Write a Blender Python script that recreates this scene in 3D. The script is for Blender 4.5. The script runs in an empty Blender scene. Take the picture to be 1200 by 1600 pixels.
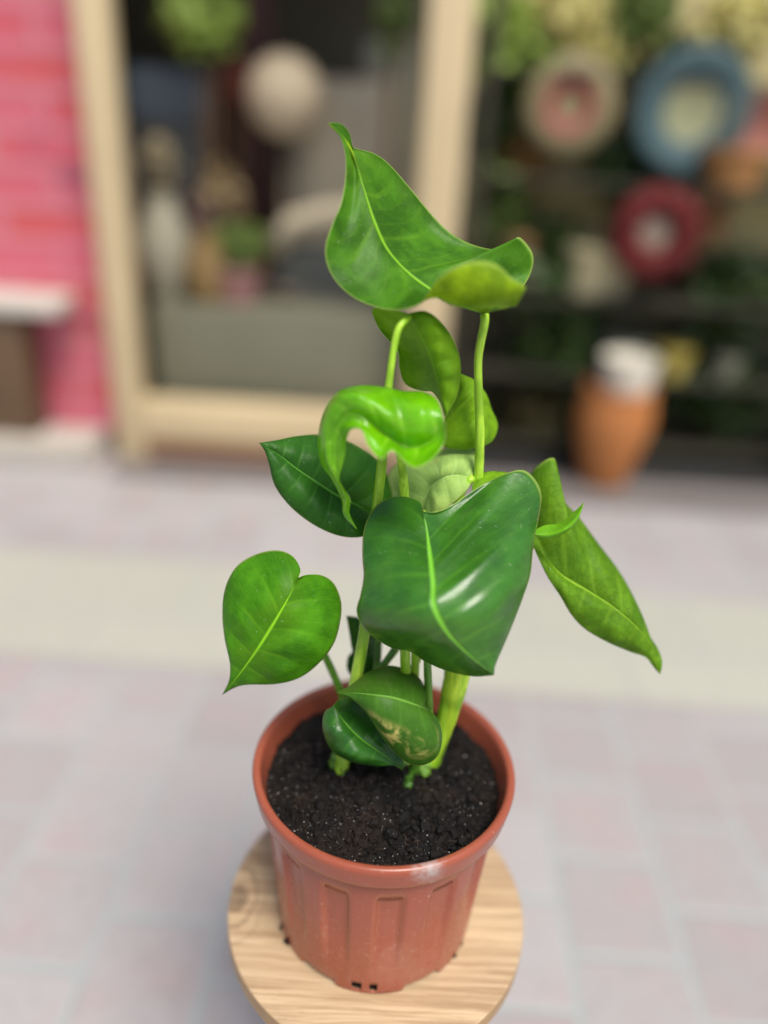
import bpy, bmesh, math, random
from mathutils import Vector, Matrix, noise
R = math.radians
sc = bpy.context.scene
C = sc.collection

# ------------------------------------------------------------------ camera, sky, sun, exposure
POT_H = 0.183
STOOL_Z = 0.571
RIM_Z = STOOL_Z + POT_H
CAM = Vector((-0.0147, -0.5536, RIM_Z + 0.5364))
RIGHT = Vector((0.99816675, 0.02677941, 0.05427708))
DOWN = Vector((0.06052386, -0.44164919, -0.89514404))
FWD = Vector((0.0, 0.89678808, -0.44246033))
cam = bpy.data.cameras.new('camera'); camo = bpy.data.objects.new('camera', cam); C.objects.link(camo)
m = Matrix((RIGHT, -DOWN, -FWD)).transposed().to_4x4(); m.translation = CAM
camo.matrix_world = m
cam.sensor_fit = 'VERTICAL'; cam.sensor_height = 36; cam.sensor_width = 27; cam.lens = 27.0
cam.clip_start = 0.02; cam.clip_end = 200
cam.dof.use_dof = True; cam.dof.focus_distance = 0.655; cam.dof.aperture_fstop = 0.80; cam.dof.aperture_blades = 0
sc.camera = camo

w = bpy.data.worlds.new('World'); sc.world = w; w.use_nodes = True
nt = w.node_tree; nt.nodes.clear()
sky = nt.nodes.new('ShaderNodeTexSky'); sky.sky_type = 'NISHITA'; sky.sun_disc = False
SUN_EL, SUN_AZ = 62, 150      # azimuth measured from +Y (away from camera), clockwise
sky.sun_elevation = R(SUN_EL); sky.sun_rotation = R(SUN_AZ); sky.air_density = 1.0; sky.dust_density = 3.0; sky.ozone_density = 0.6
bg = nt.nodes.new('ShaderNodeBackground'); bg.inputs[1].default_value = 0.095
out = nt.nodes.new('ShaderNodeOutputWorld'); nt.links.new(sky.outputs[0], bg.inputs[0]); nt.links.new(bg.outputs[0], out.inputs[0])
sun = bpy.data.lights.new('sun', 'SUN'); sun.energy = 2.7; sun.angle = R(26); sun.color = (1, 0.95, 0.88)
suno = bpy.data.objects.new('sun', sun); C.objects.link(suno)
sd = Vector((math.sin(R(SUN_AZ)) * math.cos(R(SUN_EL)), math.cos(R(SUN_AZ)) * math.cos(R(SUN_EL)), math.sin(R(SUN_EL))))
suno.rotation_euler = sd.to_track_quat('Z', 'Y').to_euler(); suno.location = (0, 0, 4)
vs = sc.view_settings; vs.view_transform = 'Standard'; vs.look = 'None'; vs.exposure = 0.42; vs.gamma = 1; vs.use_curve_mapping = False

# ------------------------------------------------------------------ helpers
def ray(px, py): return RIGHT * ((px - 600) / 1200) + DOWN * ((py - 800) / 1200) + FWD
def at(px, py, Y):
    d = ray(px, py); return CAM + d * ((Y - CAM.y) / d.y)
def atz(px, py, Z):
    d = ray(px, py); return CAM + d * ((Z - CAM.z) / d.z)
def depth(p): return (p - CAM).dot(FWD)

def tag(o, label=None, cat=None, group=None, kind=None):
    if label: o['label'] = label
    if cat: o['category'] = cat
    if group: o['group'] = group
    if kind: o['kind'] = kind
    return o
def empty(name, loc, label, cat, group=None):
    o = bpy.data.objects.new(name, None); C.objects.link(o); o.location = loc; o.empty_display_size = .05
    bpy.context.view_layer.update()
    return tag(o, label, cat, group)
def mesh(name, verts, faces, mats, parent=None, smooth=True, uvs=None, mi=None):
    """verts in world space; when parented, the mesh keeps its world place"""
    me = bpy.data.meshes.new(name)
    off = parent.matrix_world.translation if parent else Vector((0, 0, 0))
    if parent is not None:
        verts = [Vector(v) - off for v in verts]
        o_loc = Vector((0, 0, 0))
    me.from_pydata([tuple(v) for v in verts], [], faces)
    for mt in (mats if isinstance(mats, (list, tuple)) else [mats]): me.materials.append(mt)
    if smooth:
        me.polygons.foreach_set('use_smooth', [True] * len(me.polygons))
    if mi: me.polygons.foreach_set('material_index', mi)
    if uvs:
        ul = me.uv_layers.new(name='UVMap')
        for l in me.loops: ul.data[l.index].uv = uvs[l.vertex_index]
    me.update()
    o = bpy.data.objects.new(name, me); C.objects.link(o)
    if parent is not None: o.parent = parent
    return o

class MB:
    def __init__(s): s.v = []; s.f = []; s.m = []
    def add(s, v, f, m=0):
        n = len(s.v); s.v += [Vector(x) for x in v]; s.f += [tuple(i + n for i in q) for q in f]; s.m += [m] * len(f)
    def box(s, lo, hi, m=0, bev=0):
        x0, y0, z0 = lo; x1, y1, z1 = hi
        bm = bmesh.new(); bmesh.ops.create_cube(bm, size=1)
        for v in bm.verts: v.co = Vector(((x0 + x1) / 2 + v.co.x * (x1 - x0), (y0 + y1) / 2 + v.co.y * (y1 - y0), (z0 + z1) / 2 + v.co.z * (z1 - z0)))
        if bev: bmesh.ops.bevel(bm, geom=bm.edges[:], offset=bev, segments=2, affect='EDGES', profile=.5)
        bm.verts.index_update(); s.add([v.co.copy() for v in bm.verts], [tuple(v.index for v in f.verts) for f in bm.faces], m); bm.free()
    def lathe(s, prof, c, seg=48, m=0, axis='Z', cap=True):
        n = len(prof); v = []; f = []
        for i in range(seg):
            a = 2 * math.pi * i / seg
            for r, h in prof:
                x, y, z = r * math.cos(a), r * math.sin(a), h
                if axis == 'Y': x, y, z = x, h, y
                v.append(Vector(c) + Vector((x, y, z)))
        for i in range(seg):
            j = (i + 1) % seg
            for k in range(n - 1): f.append((i * n + k, j * n + k, j * n + k + 1, i * n + k + 1))
        if cap:
            f.append(tuple(i * n for i in range(seg))[::-1]); f.append(tuple(i * n + n - 1 for i in range(seg)))
        s.add(v, f, m)
    def blob(s, c, r, sub=2, jit=.15, m=0, sq=(1, 1, 1), seed=0):
        bm = bmesh.new(); bmesh.ops.create_icosphere(bm, subdivisions=sub, radius=1)
        vv = []
        for v in bm.verts:
            k = 1 + jit * noise.noise(v.co * 1.7 + Vector((seed * 3.1, seed * 1.3, seed)))*2
            vv.append(Vector(c) + Vector((v.co.x * sq[0], v.co.y * sq[1], v.co.z * sq[2])) * r * k)
        s.add(vv, [tuple(v.index for v in f.verts) for f in bm.faces], m); bm.free()
    def tube(s, pts, rads, seg=12, m=0, cap=True, flat=1.0):
        n = len(pts); up = Vector((0.3, 1, 0.1)).normalized(); v = []; f = []
        for i in range(n):
            t = (pts[min(i + 1, n - 1)] - pts[max(i - 1, 0)]).normalized()
            a = t.cross(up).normalized(); b = t.cross(a).normalized()
            for k in range(seg):
                q = 2 * math.pi * k / seg
                v.append(pts[i] + (a * math.cos(q) + b * math.sin(q) * flat) * rads[i])
        for i in range(n - 1):
            for k in range(seg):
                k2 = (k + 1) % seg; f.append((i * seg + k, i * seg + k2, (i + 1) * seg + k2, (i + 1) * seg + k))
        if cap: f.append(tuple(range(seg))[::-1]); f.append(tuple(range((n - 1) * seg, n * seg)))
        s.add(v, f, m)
    def build(s, name, mats, parent=None, smooth=True):
        o = mesh(name, s.v, s.f, mats, parent, smooth, mi=s.m)
        return o
def auto_smooth(o, ang=35):
    me = o.data
    me.set_sharp_from_angle(angle=R(ang))

def catmull(pts, n, byidx=False):
    """resample a list of tuples through a centripetal-like Catmull-Rom spline, n samples"""
    P = [Vector(p) for p in pts]; k = len(P)
    E = [P[0] * 2 - P[1]] + P + [P[-1] * 2 - P[-2]]
    def ev(t):
        i = min(int(t), k - 2); u = t - i
        a, b, c, d = E[i], E[i + 1], E[i + 2], E[i + 3]
        return 0.5 * ((2 * b) + (c - a) * u + (2 * a - 5 * b + 4 * c - d) * u * u + (3 * b - a - 3 * c + d) * u ** 3)
    if byidx: return [ev((k - 1) * i / (n - 1)) for i in range(n)]
    M = 24 * (k - 1); D = [ev((k - 1) * i / M) for i in range(M + 1)]
    L = [0]
    for i in range(M): L.append(L[-1] + (D[i + 1] - D[i]).length)
    o = []; j = 0
    for i in range(n):
        t = L[-1] * i / (n - 1)
        while j < M - 1 and L[j + 1] < t: j += 1
        u = (t - L[j]) / max(L[j + 1] - L[j], 1e-9); o.append(D[j].lerp(D[j + 1], min(max(u, 0), 1)))
    return o
def lerpl(lst, t):
    x = t * (len(lst) - 1); i = min(int(x), len(lst) - 2); return lst[i] + (lst[i + 1] - lst[i]) * (x - i)

# ------------------------------------------------------------------ node helper
class NT:
    def __init__(s, name):
        s.mat = bpy.data.materials.new(name); s.mat.use_nodes = True; s.t = s.mat.node_tree; s.t.nodes.clear()
        s.out = s.t.nodes.new('ShaderNodeOutputMaterial')
    def n(s, typ, ins=None, **kw):
        nd = s.t.nodes.new('ShaderNode' + typ)
        for k, v in kw.items(): setattr(nd, k, v)
        if ins:
            for k, v in ins.items(): s.set(nd.inputs[k], v)
        return nd
    def set(s, sock, v):
        if isinstance(v, bpy.types.NodeSocket): s.t.links.new(v, sock)
        elif isinstance(v, (tuple, list)) and len(v) == 3 and sock.type == 'RGBA': sock.default_value = (*v, 1)
        else: sock.default_value = v
    def m(s, op, a, b=0.0, c=0.0, clamp=False):
        nd = s.t.nodes.new('ShaderNodeMath'); nd.operation = op; nd.use_clamp = clamp
        s.set(nd.inputs[0], a); s.set(nd.inputs[1], b); s.set(nd.inputs[2], c); return nd.outputs[0]
    def mix(s, f, a, b, mode='MIX'):
        nd = s.t.nodes.new('ShaderNodeMix'); nd.data_type = 'RGBA'; nd.blend_type = mode; nd.clamp_factor = True
        s.set(nd.inputs[0], f); s.set(nd.inputs[6], a); s.set(nd.inputs[7], b); return nd.outputs[2]
    def ss(s, x, a, b):
        nd = s.t.nodes.new('ShaderNodeMapRange'); nd.interpolation_type = 'SMOOTHSTEP'
        s.set(nd.inputs[0], x); nd.inputs[1].default_value = a; nd.inputs[2].default_value = b; return nd.outputs[0]
    def noise(s, vec, scale, det=3, rough=.5, dist=0, out=0):
        return s.n('TexNoise', {'Vector': vec, 'Scale': scale, 'Detail': det, 'Roughness': rough, 'Distortion': dist}).outputs[out]
    def obj(s): return s.n('TexCoord').outputs['Object']
    def mapp(s, vec, sc=(1, 1, 1), loc=(0, 0, 0), rot=(0, 0, 0)):
        return s.n('Mapping', {'Vector': vec, 'Scale': sc, 'Location': loc, 'Rotation': rot}).outputs[0]
    def bump(s, h, strength=.3, dist=.001, normal=None):
        nd = s.n('Bump', {'Strength': strength, 'Distance': dist, 'Height': h})
        if normal: s.set(nd.inputs['Normal'], normal)
        return nd.outputs[0]
    def pbr(s, **ins):
        p = s.n('BsdfPrincipled')
        for k, v in ins.items(): s.set(p.inputs[k.replace('_', ' ')], v)
        return p.outputs[0]
    def done(s, sh): s.t.links.new(sh, s.out.inputs[0]); return s.mat

def simple(name, col, rough=.6, var=.25, scale=12, metal=0, spec=.5, bump=.15):
    t = NT(name); o = t.obj(); nz = t.noise(o, scale, 5, .6)
    c = t.mix(nz, tuple(x * (1 - var) for x in col), tuple(min(1, x * (1 + var)) for x in col))
    r = t.m('MULTIPLY_ADD', t.noise(o, scale * 2.3, 3), .25, rough - .12)
    return t.done(t.pbr(Base_Color=c, Roughness=r, Metallic=metal, Specular_IOR_Level=spec, Normal=t.bump(t.noise(o, scale * 6, 4), bump, .004)))

# ------------------------------------------------------------------ materials
def leaf_mats(name, top, under, vein=(.18, .42, .03), nv=7, mott=.35, gloss=.32, trans=.28, veinw=1.0, latv=.45, patch=None, qb=1.0, und_net=.3, rib=1.0, spec=.35, coat=0.0):
    res = []
    for side in (0, 1):
        t = NT(name + ('_upper' if side == 0 else '_under')); uv = t.n('UVMap').outputs[0]
        sp = t.n('SeparateXYZ', {0: uv}); U, V = sp.outputs[0], sp.outputs[1]
        ob = t.obj()
        x = t.m('ABSOLUTE', t.m('MULTIPLY_ADD', U, 2.0, -1.0))
        wob = t.m('MULTIPLY_ADD', t.noise(ob, 45, 2), .16, -.08)
        # midrib
        mw = t.m('MULTIPLY_ADD', V, -.028 * veinw, .05 * veinw)
        rb = t.m('SUBTRACT', 1.0, t.m('DIVIDE', x, mw), clamp=True)
        ribm = t.m('MULTIPLY', t.ss(rb, 0, .7), rib)
        # lateral veins leave the rib and arc towards the tip
        sgn = t.m('MULTIPLY', t.m('GREATER_THAN', U, .5), .37)
        arc = t.m('MULTIPLY', t.m('POWER', x, 1.6), 1.0)
        ph = t.m('ADD', t.m('MULTIPLY_ADD', V, float(nv), t.m('MULTIPLY', arc, -.55)), t.m('ADD', sgn, wob))
        fr = t.m('ABSOLUTE', t.m('SUBTRACT', t.m('FRACT', ph), .5))
        lat = t.m('MULTIPLY', t.m('POWER', t.ss(fr, .12, 0.0), 1.5), t.m('MULTIPLY', t.ss(x, .95, .2), t.m('MULTIPLY_ADD', t.noise(ob, 30, 2), 1.2, .1)))
        ph2 = t.m('MULTIPLY', ph, 3.0); fr2 = t.m('ABSOLUTE', t.m('SUBTRACT', t.m('FRACT', ph2), .5))
        lat2 = t.m('MULTIPLY', t.ss(fr2, .13, 0.0), .35)
        # fine parallel streaks
        st = t.n('CombineXYZ', {0: t.m('MULTIPLY', x, 3.0), 1: t.m('MULTIPLY', ph, 9.0)}).outputs[0]
        streak = t.noise(st, 2.2, 3, .6)
        big = t.noise(ob, 28, 5, .62)
        fine = t.noise(ob, 260, 3, .6)
        base = top if side == 0 else under
        d = tuple(c * (1 - mott) for c in base); l = tuple(c * (1 + mott) for c in base)
        l = (l[0] * 1.15, l[1], l[2])
        col = t.mix(t.ss(big, .36, .66), d, l)
        col = t.mix(t.m('MULTIPLY', t.ss(streak, .42, .75), .25), col, tuple(c * 1.5 for c in base))
        if side == 0: col = t.mix(t.m('MULTIPLY', t.ss(t.noise(ob, 16, 3, .5, .4), .52, .70), .5), col, (base[0] * 1.9, base[1] * 1.12, base[2]))
        if patch:
            pm = t.m('MULTIPLY', t.ss(t.noise(ob, patch[3], 4, .65, .6), .40, .55), t.m('MULTIPLY', t.ss(U, patch[1], patch[1] + .1), t.ss(U, patch[2] + .1, patch[2])))
            pm = t.m('MULTIPLY', pm, t.m('MULTIPLY', t.ss(V, .10, .3), t.ss(V, .80, .6)))
            col = t.mix(pm, col, patch[0])
        vs_ = t.m('MULTIPLY', t.m('MAXIMUM', t.m('MULTIPLY', lat, latv), t.m('MULTIPLY', lat2, latv * .6)), 1.0)
        vc = vein if side == 0 else tuple(c * 1.3 for c in vein)
        if side == 1:
            net = t.n('TexVoronoi', {'Vector': ob, 'Scale': 130.0}, feature='DISTANCE_TO_EDGE').outputs[0]
            col = t.mix(t.m('MULTIPLY', t.ss(net, .12, 0.0), und_net), col, tuple(c * .45 for c in under))
        col = t.mix(vs_, col, vc)
        col = t.mix(t.m('MULTIPLY', ribm, .95), col, tuple(c * 1.25 for c in vc))
        # a thin pale margin
        col = t.mix(t.m('MULTIPLY', t.ss(x, .972, .992), .75), col, (.38, .55, .10))
        # dust specks
        spk = t.ss(t.noise(ob, 420, 1), .735, .78)
        col = t.mix(t.m('MULTIPLY', spk, .5), col, (.45, .5, .35))
        hgt = t.m('ADD', t.m('MULTIPLY', t.m('COSINE', t.m('MULTIPLY', ph, 2 * math.pi)), t.m('MULTIPLY', t.ss(x, 0, .3), .55 * qb)),
                  t.m('ADD', t.m('MULTIPLY', ribm, -1.1), t.m('ADD', t.m('MULTIPLY', fine, .20), t.m('ADD', t.m('MULTIPLY', streak, .25), t.m('MULTIPLY', big, 1.2)))))
        b = t.bump(hgt, .6 if side == 0 else .8, .0014)
        rg = t.m('MULTIPLY_ADD', t.noise(ob, 60, 4, .6), .22, gloss - .11 + (0 if side == 0 else .2))
        p = t.pbr(Base_Color=col, Roughness=rg, Specular_IOR_Level=spec if side == 0 else .22, Normal=b, Coat_Weight=coat if side == 0 else 0.0, Coat_Roughness=.14)
        tc = t.mix(.5, col, tuple((c ** .8) * 1.2 for c in (top[0] * 2.6, top[1] * 1.5, top[2] * .4)))
        tr = t.n('BsdfTranslucent', {'Color': tc, 'Normal': b}).outputs[0]
        sh = t.n('MixShader', {0: trans, 1: p, 2: tr}).outputs[0]
        res.append(t.done(sh))
    t = NT(name + '_edge')
    res.append(t.done(t.pbr(Base_Color=(.42, .6, .13), Roughness=.45)))
    return res

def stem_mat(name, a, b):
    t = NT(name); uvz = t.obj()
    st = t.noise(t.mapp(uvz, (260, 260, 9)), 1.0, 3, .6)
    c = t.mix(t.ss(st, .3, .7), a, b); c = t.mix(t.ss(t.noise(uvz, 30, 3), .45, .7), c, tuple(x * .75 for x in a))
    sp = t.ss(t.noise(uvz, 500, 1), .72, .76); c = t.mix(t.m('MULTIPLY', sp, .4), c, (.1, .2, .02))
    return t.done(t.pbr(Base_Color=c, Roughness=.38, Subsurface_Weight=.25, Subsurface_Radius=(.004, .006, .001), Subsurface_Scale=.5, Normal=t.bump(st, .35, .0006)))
STEM = stem_mat('stem_yellow_green', (.28, .56, .02), (.50, .76, .06))
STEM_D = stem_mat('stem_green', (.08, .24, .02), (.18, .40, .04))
STEM_F = stem_mat('sheath_yellow_green', (.28, .55, .02), (.62, .82, .06))

def pot_mat():
    t = NT('terracotta_plastic'); o = t.obj(); sp = t.n('SeparateXYZ', {0: o}); z = sp.outputs[2]
    base = t.mix(t.noise(o, 14, 4), (.30, .072, .038), (.38, .100, .055))
    dust = t.m('MULTIPLY', t.ss(t.noise(t.mapp(o, (1, 1, .6)), 26, 6, .7), .45, .75), t.ss(z, .13, .02))
    c = t.mix(t.m('MULTIPLY', dust, .34), base, (.50, .27, .19))
    dots = t.m('MULTIPLY', t.ss(t.noise(o, 300, 2, .6), .66, .74), .4)
    c = t.mix(dots, c, (.6, .42, .34))
    # scratches, thin and short
    s1 = t.ss(t.noise(t.mapp(o, (40, 40, 700), rot=(.3, .2, 0)), 1, 2, .6), .67, .71)
    s2 = t.ss(t.noise(t.mapp(o, (600, 500, 45), rot=(.1, .4, .3)), 1, 2, .6), .67, .71)
    c = t.mix(t.m('MULTIPLY', t.m('MAXIMUM', s1, s2), t.m('MULTIPLY', t.ss(z, .13, .05), .4)), c, (.62, .44, .36))
    # greyish scuff on the rim at front right
    dv = t.n('VectorMath', {0: o, 1: (.040, -.117, .178)}, operation='DISTANCE').outputs['Value']
    sc_ = t.m('MULTIPLY', t.ss(t.m('ADD', dv, t.m('MULTIPLY', t.noise(o, 90, 4), .022)), .032, .010), t.ss(t.noise(o, 200, 4), .2, .6))
    c = t.mix(t.m('MULTIPLY', sc_, .75), c, (.50, .46, .43))
    # soil smears
    sm = t.m('MULTIPLY', t.ss(t.noise(o, 90, 5, .7), .68, .74), t.ss(z, .14, .183))
    c = t.mix(t.m('MULTIPLY', sm, .7), c, (.05, .03, .02))
    r = t.m('ADD', .25, t.m('MULTIPLY', t.m('ADD', dust, sc_), .3))
    return t.done(t.pbr(Base_Color=c, Roughness=r, Subsurface_Weight=.08, Subsurface_Radius=(.01, .003, .001), Subsurface_Scale=.3, Normal=t.bump(t.noise(o, 160, 4, .6), .22, .0006)))
POT = pot_mat()

def soil_mat():
    t = NT('dark_peat'); o = t.obj(); n1 = t.noise(o, 150, 5, .7); n2 = t.noise(o, 24, 3)
    c = t.mix(n1, (.0015, .0013, .0013), (.011, .008, .0065)); c = t.mix(t.m('MULTIPLY', t.ss(n2, .5, .7), .5), c, (.026, .015, .009))
    w_ = t.ss(t.noise(o, 520, 1), .74, .77); c = t.mix(t.m('MULTIPLY', w_, .8), c, (.42, .40, .36))
    return t.done(t.pbr(Base_Color=c, Roughness=t.m('MULTIPLY_ADD', n1, .5, .35), Specular_IOR_Level=.30, Normal=t.bump(t.noise(o, 420, 4, .7), 1.0, .002)))
SOIL = soil_mat()
PERL = simple('perlite', (.68, .67, .62), .6, .2, 200)
FIBR = simple('root_fibre', (.06, .035, .018), .7, .4, 90)

def wood_mat():
    t = NT('light_oak_laminate'); o = t.obj()
    warp = t.noise(t.mapp(o, (2.2, 7, 1)), 1.6, 3, .55, out=1)
    vv = t.n('VectorMath', {0: o, 1: t.n('VectorMath', {0: warp, 'Scale': .022}, operation='SCALE').outputs[0]}, operation='ADD').outputs[0]
    g1 = t.noise(t.mapp(vv, (2.6, 150, 1)), 1, 6, .7)
    g2 = t.noise(t.mapp(vv, (9, 330, 1)), 1, 4, .65)
    g3 = t.noise(t.mapp(vv, (1.6, 16, 1)), 1, 3, .5)
    c = t.mix(t.ss(g1, .28, .72), (.42, .285, .165), (.68, .52, .32))
    c = t.mix(t.m('MULTIPLY', t.ss(g3, .52, .75), .55), c, (.38, .26, .16))
    c = t.mix(t.m('MULTIPLY', t.ss(g2, .54, .38), .62), c, (.33, .21, .11))
    # knot with rings
    kd0 = t.n('VectorMath', {0: t.mapp(o, (1.5, .85, 1)), 1: (-.218, -.004, .571)}, operation='DISTANCE').outputs['Value']
    kd = t.m('ADD', kd0, t.m('MULTIPLY', t.noise(o, 35, 3), .022))
    ring = t.m('FRACT', t.m('MULTIPLY', kd, 62.0)); ring = t.ss(t.m('ABSOLUTE', t.m('SUBTRACT', ring, .5)), .18, .02)
    km = t.ss(kd, .075, .03)
    c = t.mix(t.m('MULTIPLY', t.m('MULTIPLY', ring, km), .6), c, (.17, .10, .055))
    c = t.mix(t.m('MULTIPLY', t.ss(kd, .028, .018), t.m('MULTIPLY', t.noise(o, 240, 3), 1.1)), c, (.08, .055, .035))
    pore = t.ss(t.noise(t.mapp(o, (60, 900, 1)), 1, 2), .66, .72); c = t.mix(t.m('MULTIPLY', pore, .35), c, (.2, .11, .05))
    return t.done(t.pbr(Base_Color=c, Roughness=.5, Specular_IOR_Level=.35, Normal=t.bump(g2, .15, .0004)))
WOOD = wood_mat()
EDGE = simple('edge_band', (.40, .25, .12), .5, .25, 30)

def paver_mat(name, c1, c2, bw, rh, off, rot, loc=(0, 0), mort=(.37, .40, .39), stain=(.43, .32, .31), st=.6):
    t = NT(name); geo = t.n('NewGeometry').outputs['Position']
    v = t.mapp(geo, (1, 1, 1), (loc[0], loc[1], 0), (0, 0, rot))
    b = t.n('TexBrick', {'Vector': v, 'Color1': c1, 'Color2': c2, 'Mortar': mort, 'Scale': 1.0, 'Mortar Size': .010, 'Mortar Smooth': .6, 'Bias': 0.0, 'Brick Width': bw, 'Row Height': rh}, offset=off, squash=1.0)
    n1 = t.noise(geo, 7, 5, .6); n2 = t.noise(geo, 38, 4, .65)
    c = t.mix(t.m('MULTIPLY', t.ss(n1, .45, .75), st), b.outputs[0], stain)
    c = t.mix(t.m('MULTIPLY', t.ss(n2, .45, .7), .3), c, tuple(x * .7 for x in c1))
    c = t.mix(t.ss(b.outputs[1], .1, .9), c, mort)
    h = t.m('SUBTRACT', t.m('MULTIPLY', t.noise(geo, 160, 4), .3), b.outputs[1])
    return t.done(t.pbr(Base_Color=c, Roughness=.62, Specular_IOR_Level=.4, Normal=t.bump(h, .5, .004)))
YAW = R(1.4)
PAVE = paver_mat('pink_grey_pavers', (.36, .335, .33), (.42, .40, .395), .208, .208, .5, R(90) + YAW, (.03, .062))
PAVE_C = paver_mat('cream_pavers', (.42, .425, .36), (.46, .46, .39), .5, .42, .5, YAW, (.1, 0), mort=(.40, .41, .37), stain=(.45, .45, .38), st=.3)

# ------------------------------------------------------------------ structure: ground
def sheet(name, x0, x1, y0, y1, z, mat, label=None):
    o = mesh(name, [(x0, y0, z), (x1, y0, z), (x1, y1, z), (x0, y1, z)], [(0, 1, 2, 3)], mat, smooth=False); o['kind'] = 'structure'; return o
sheet('pavement', -30, 30, -30, 30, 0, PAVE)
cr = math.cos(YAW); sr = math.sin(YAW)
b0, b1 = 1.05, 1.585
def rotp(x, y): return (x * cr + y * sr, -x * sr + y * cr)
mesh('paved_path', [(*rotp(x, y), .004) for x, y in ((-30, b0), (30, b0), (30, b1), (-30, b1))], [(0, 1, 2, 3)], PAVE_C, smooth=False)['kind'] = 'structure'

# ------------------------------------------------------------------ shop behind
CREAM = simple('cream_paint', (.62, .49, .29), .5, .18, 2.2)
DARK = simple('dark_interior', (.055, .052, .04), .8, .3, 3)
TAN = simple('tan_board', (.58, .50, .24), .75, .35, 2.2)
OLIVE = simple('olive_grey_board', (.15, .15, .10), .6, .2, 2)
RUST = simple('rust_brick', (.30, .13, .06), .7, .3, 8)
STONE = simple('beige_stone', (.46, .42, .36), .8, .15, 5)
BROWN = simple('brown_wood', (.12, .07, .035), .6, .4, 8)
FY = 2.45
def X(px, py, Y): return at(px, py, Y).x
def Zp(px, py, Y): return at(px, py, Y).z

shop = empty('shop_building', (0, 3.2, 0), 'plant shop front with a wide cream framed opening and dark interior', 'building')
mb = MB()
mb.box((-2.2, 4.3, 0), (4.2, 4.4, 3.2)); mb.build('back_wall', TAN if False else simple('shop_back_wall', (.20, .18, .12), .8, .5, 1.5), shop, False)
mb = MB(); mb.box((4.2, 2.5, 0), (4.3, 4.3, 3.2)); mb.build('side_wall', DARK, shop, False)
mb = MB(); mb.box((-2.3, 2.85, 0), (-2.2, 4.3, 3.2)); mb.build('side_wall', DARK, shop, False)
RX = X(735, 250, FY)
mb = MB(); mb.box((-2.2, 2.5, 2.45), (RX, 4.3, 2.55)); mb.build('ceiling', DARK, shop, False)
mb = MB(); mb.box((-3.6, 2.40, 2.3), (RX, 2.50, 3.4)); mb.build('lintel', simple('facade_paint', (.45, .38, .27), .7, .1, 3), shop, False)
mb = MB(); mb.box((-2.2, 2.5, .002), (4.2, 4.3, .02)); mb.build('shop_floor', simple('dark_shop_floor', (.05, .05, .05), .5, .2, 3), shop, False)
# frame posts: vertical, real boxes
lx0, lx1 = X(150, 300, FY), X(198, 300, FY)
rx0, rx1 = X(655, 250, FY), X(722, 250, FY)
zs0, zs1 = Zp(350, 690, FY), Zp(350, 628, FY)
mb = MB(); mb.box((lx0, FY - .05, 0), (lx1, FY + .05, 2.3), bev=.006); mb.build('frame_post', CREAM, shop)
mb = MB(); mb.box((rx0, FY - .05, 0), (rx1, FY + .05, 2.3), bev=.006); mb.build('frame_post', CREAM, shop)
mb = MB(); mb.box((lx1, FY - .045, zs0), (rx0, FY + .045, zs1), bev=.006); mb.build('window_sill', CREAM, shop)
mb = MB(); mb.box((lx1, FY - .03, 0.03), (rx0, FY + .03, zs0)); mb.build('threshold', RUST, shop, False)

FLOOR_SHADE = simple('dark_floor_shade', (.17, .15, .14), .8, .25, 4)  # shade on the ground before the shopfront, put in as a dark colour
mesh('floor_shade_strip', [(lx0, 2.22, .006), (3.6, 2.22, .006), (3.6, 2.56, .006), (lx0, 2.56, .006)], [(0, 1, 2, 3)], FLOOR_SHADE, smooth=False)['kind'] = 'structure'  # thin dark sheet over the paving, painting that shade
# pink brick pillar
def pinkbrick():
    t = NT('pink_red_brick'); o = t.obj(); v = t.n('CombineXYZ', {0: t.n('SeparateXYZ', {0: o}).outputs[0], 1: t.n('SeparateXYZ', {0: o}).outputs[2]}).outputs[0]
    b = t.n('TexBrick', {'Vector': t.mapp(v, loc=(.02, .07, 0)), 'Color1': (.61, .14, .19), 'Color2': (.58, .085, .085), 'Mortar': (.60, .20, .24), 'Scale': 1.0, 'Mortar Size': .018, 'Mortar Smooth': .3, 'Bias': 0.0, 'Brick Width': .42, 'Row Height': .13})
    n = t.noise(o, 3.5, 3); c = t.mix(t.m('MULTIPLY', t.ss(n, .4, .7), .5), b.outputs[0], (.63, .13, .22))
    bands = t.ss(t.noise(t.mapp(o, (.6, 1, 3.2)), 1.6, 2), .62, .70); c = t.mix(t.m('MULTIPLY', bands, .8), c, (.55, .32, .18))
    dk = t.ss(t.noise(t.mapp(o, (2, 1, 4), (3, 1, 2)), 1.5, 2), .63, .72); c = t.mix(t.m('MULTIPLY', dk, .6), c, (.25, .06, .09))
    return t.done(t.pbr(Base_Color=c, Roughness=.6, Normal=t.bump(b.outputs[1], .5, .006)))
pz = Zp(100, 684, FY - .02)
pil = empty('brick_pillar', (lx0 - .8, FY + .2, 0), 'bright pink and red painted brick pillar left of the cream door frame', 'pillar')
mb = MB(); mb.box((lx0 - 1.6, FY + .08, pz), (lx0 - .002, FY + .35, 3.2)); mb.build('brickwork', pinkbrick(), pil, False)
mb = MB(); mb.box((lx0 - 1.6, FY + .10, 0), (lx0 - .002, FY + .35, pz)); mb.build('plinth', simple('plinth', (.30, .27, .25), .8, .2, 4), pil, False)
# stone step, lower left
p = at(0, 752, 2.2); s0 = atz(130, 735, 0.0)
mb = MB(); mb.box((-2.4, 2.30, 0), (s0.x + .03, FY + .075, .10), bev=.01); o = mb.build('stone_step', STONE)
tag(o, 'pale beige stone step at the foot of the pink brick pillar', 'step')
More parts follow.
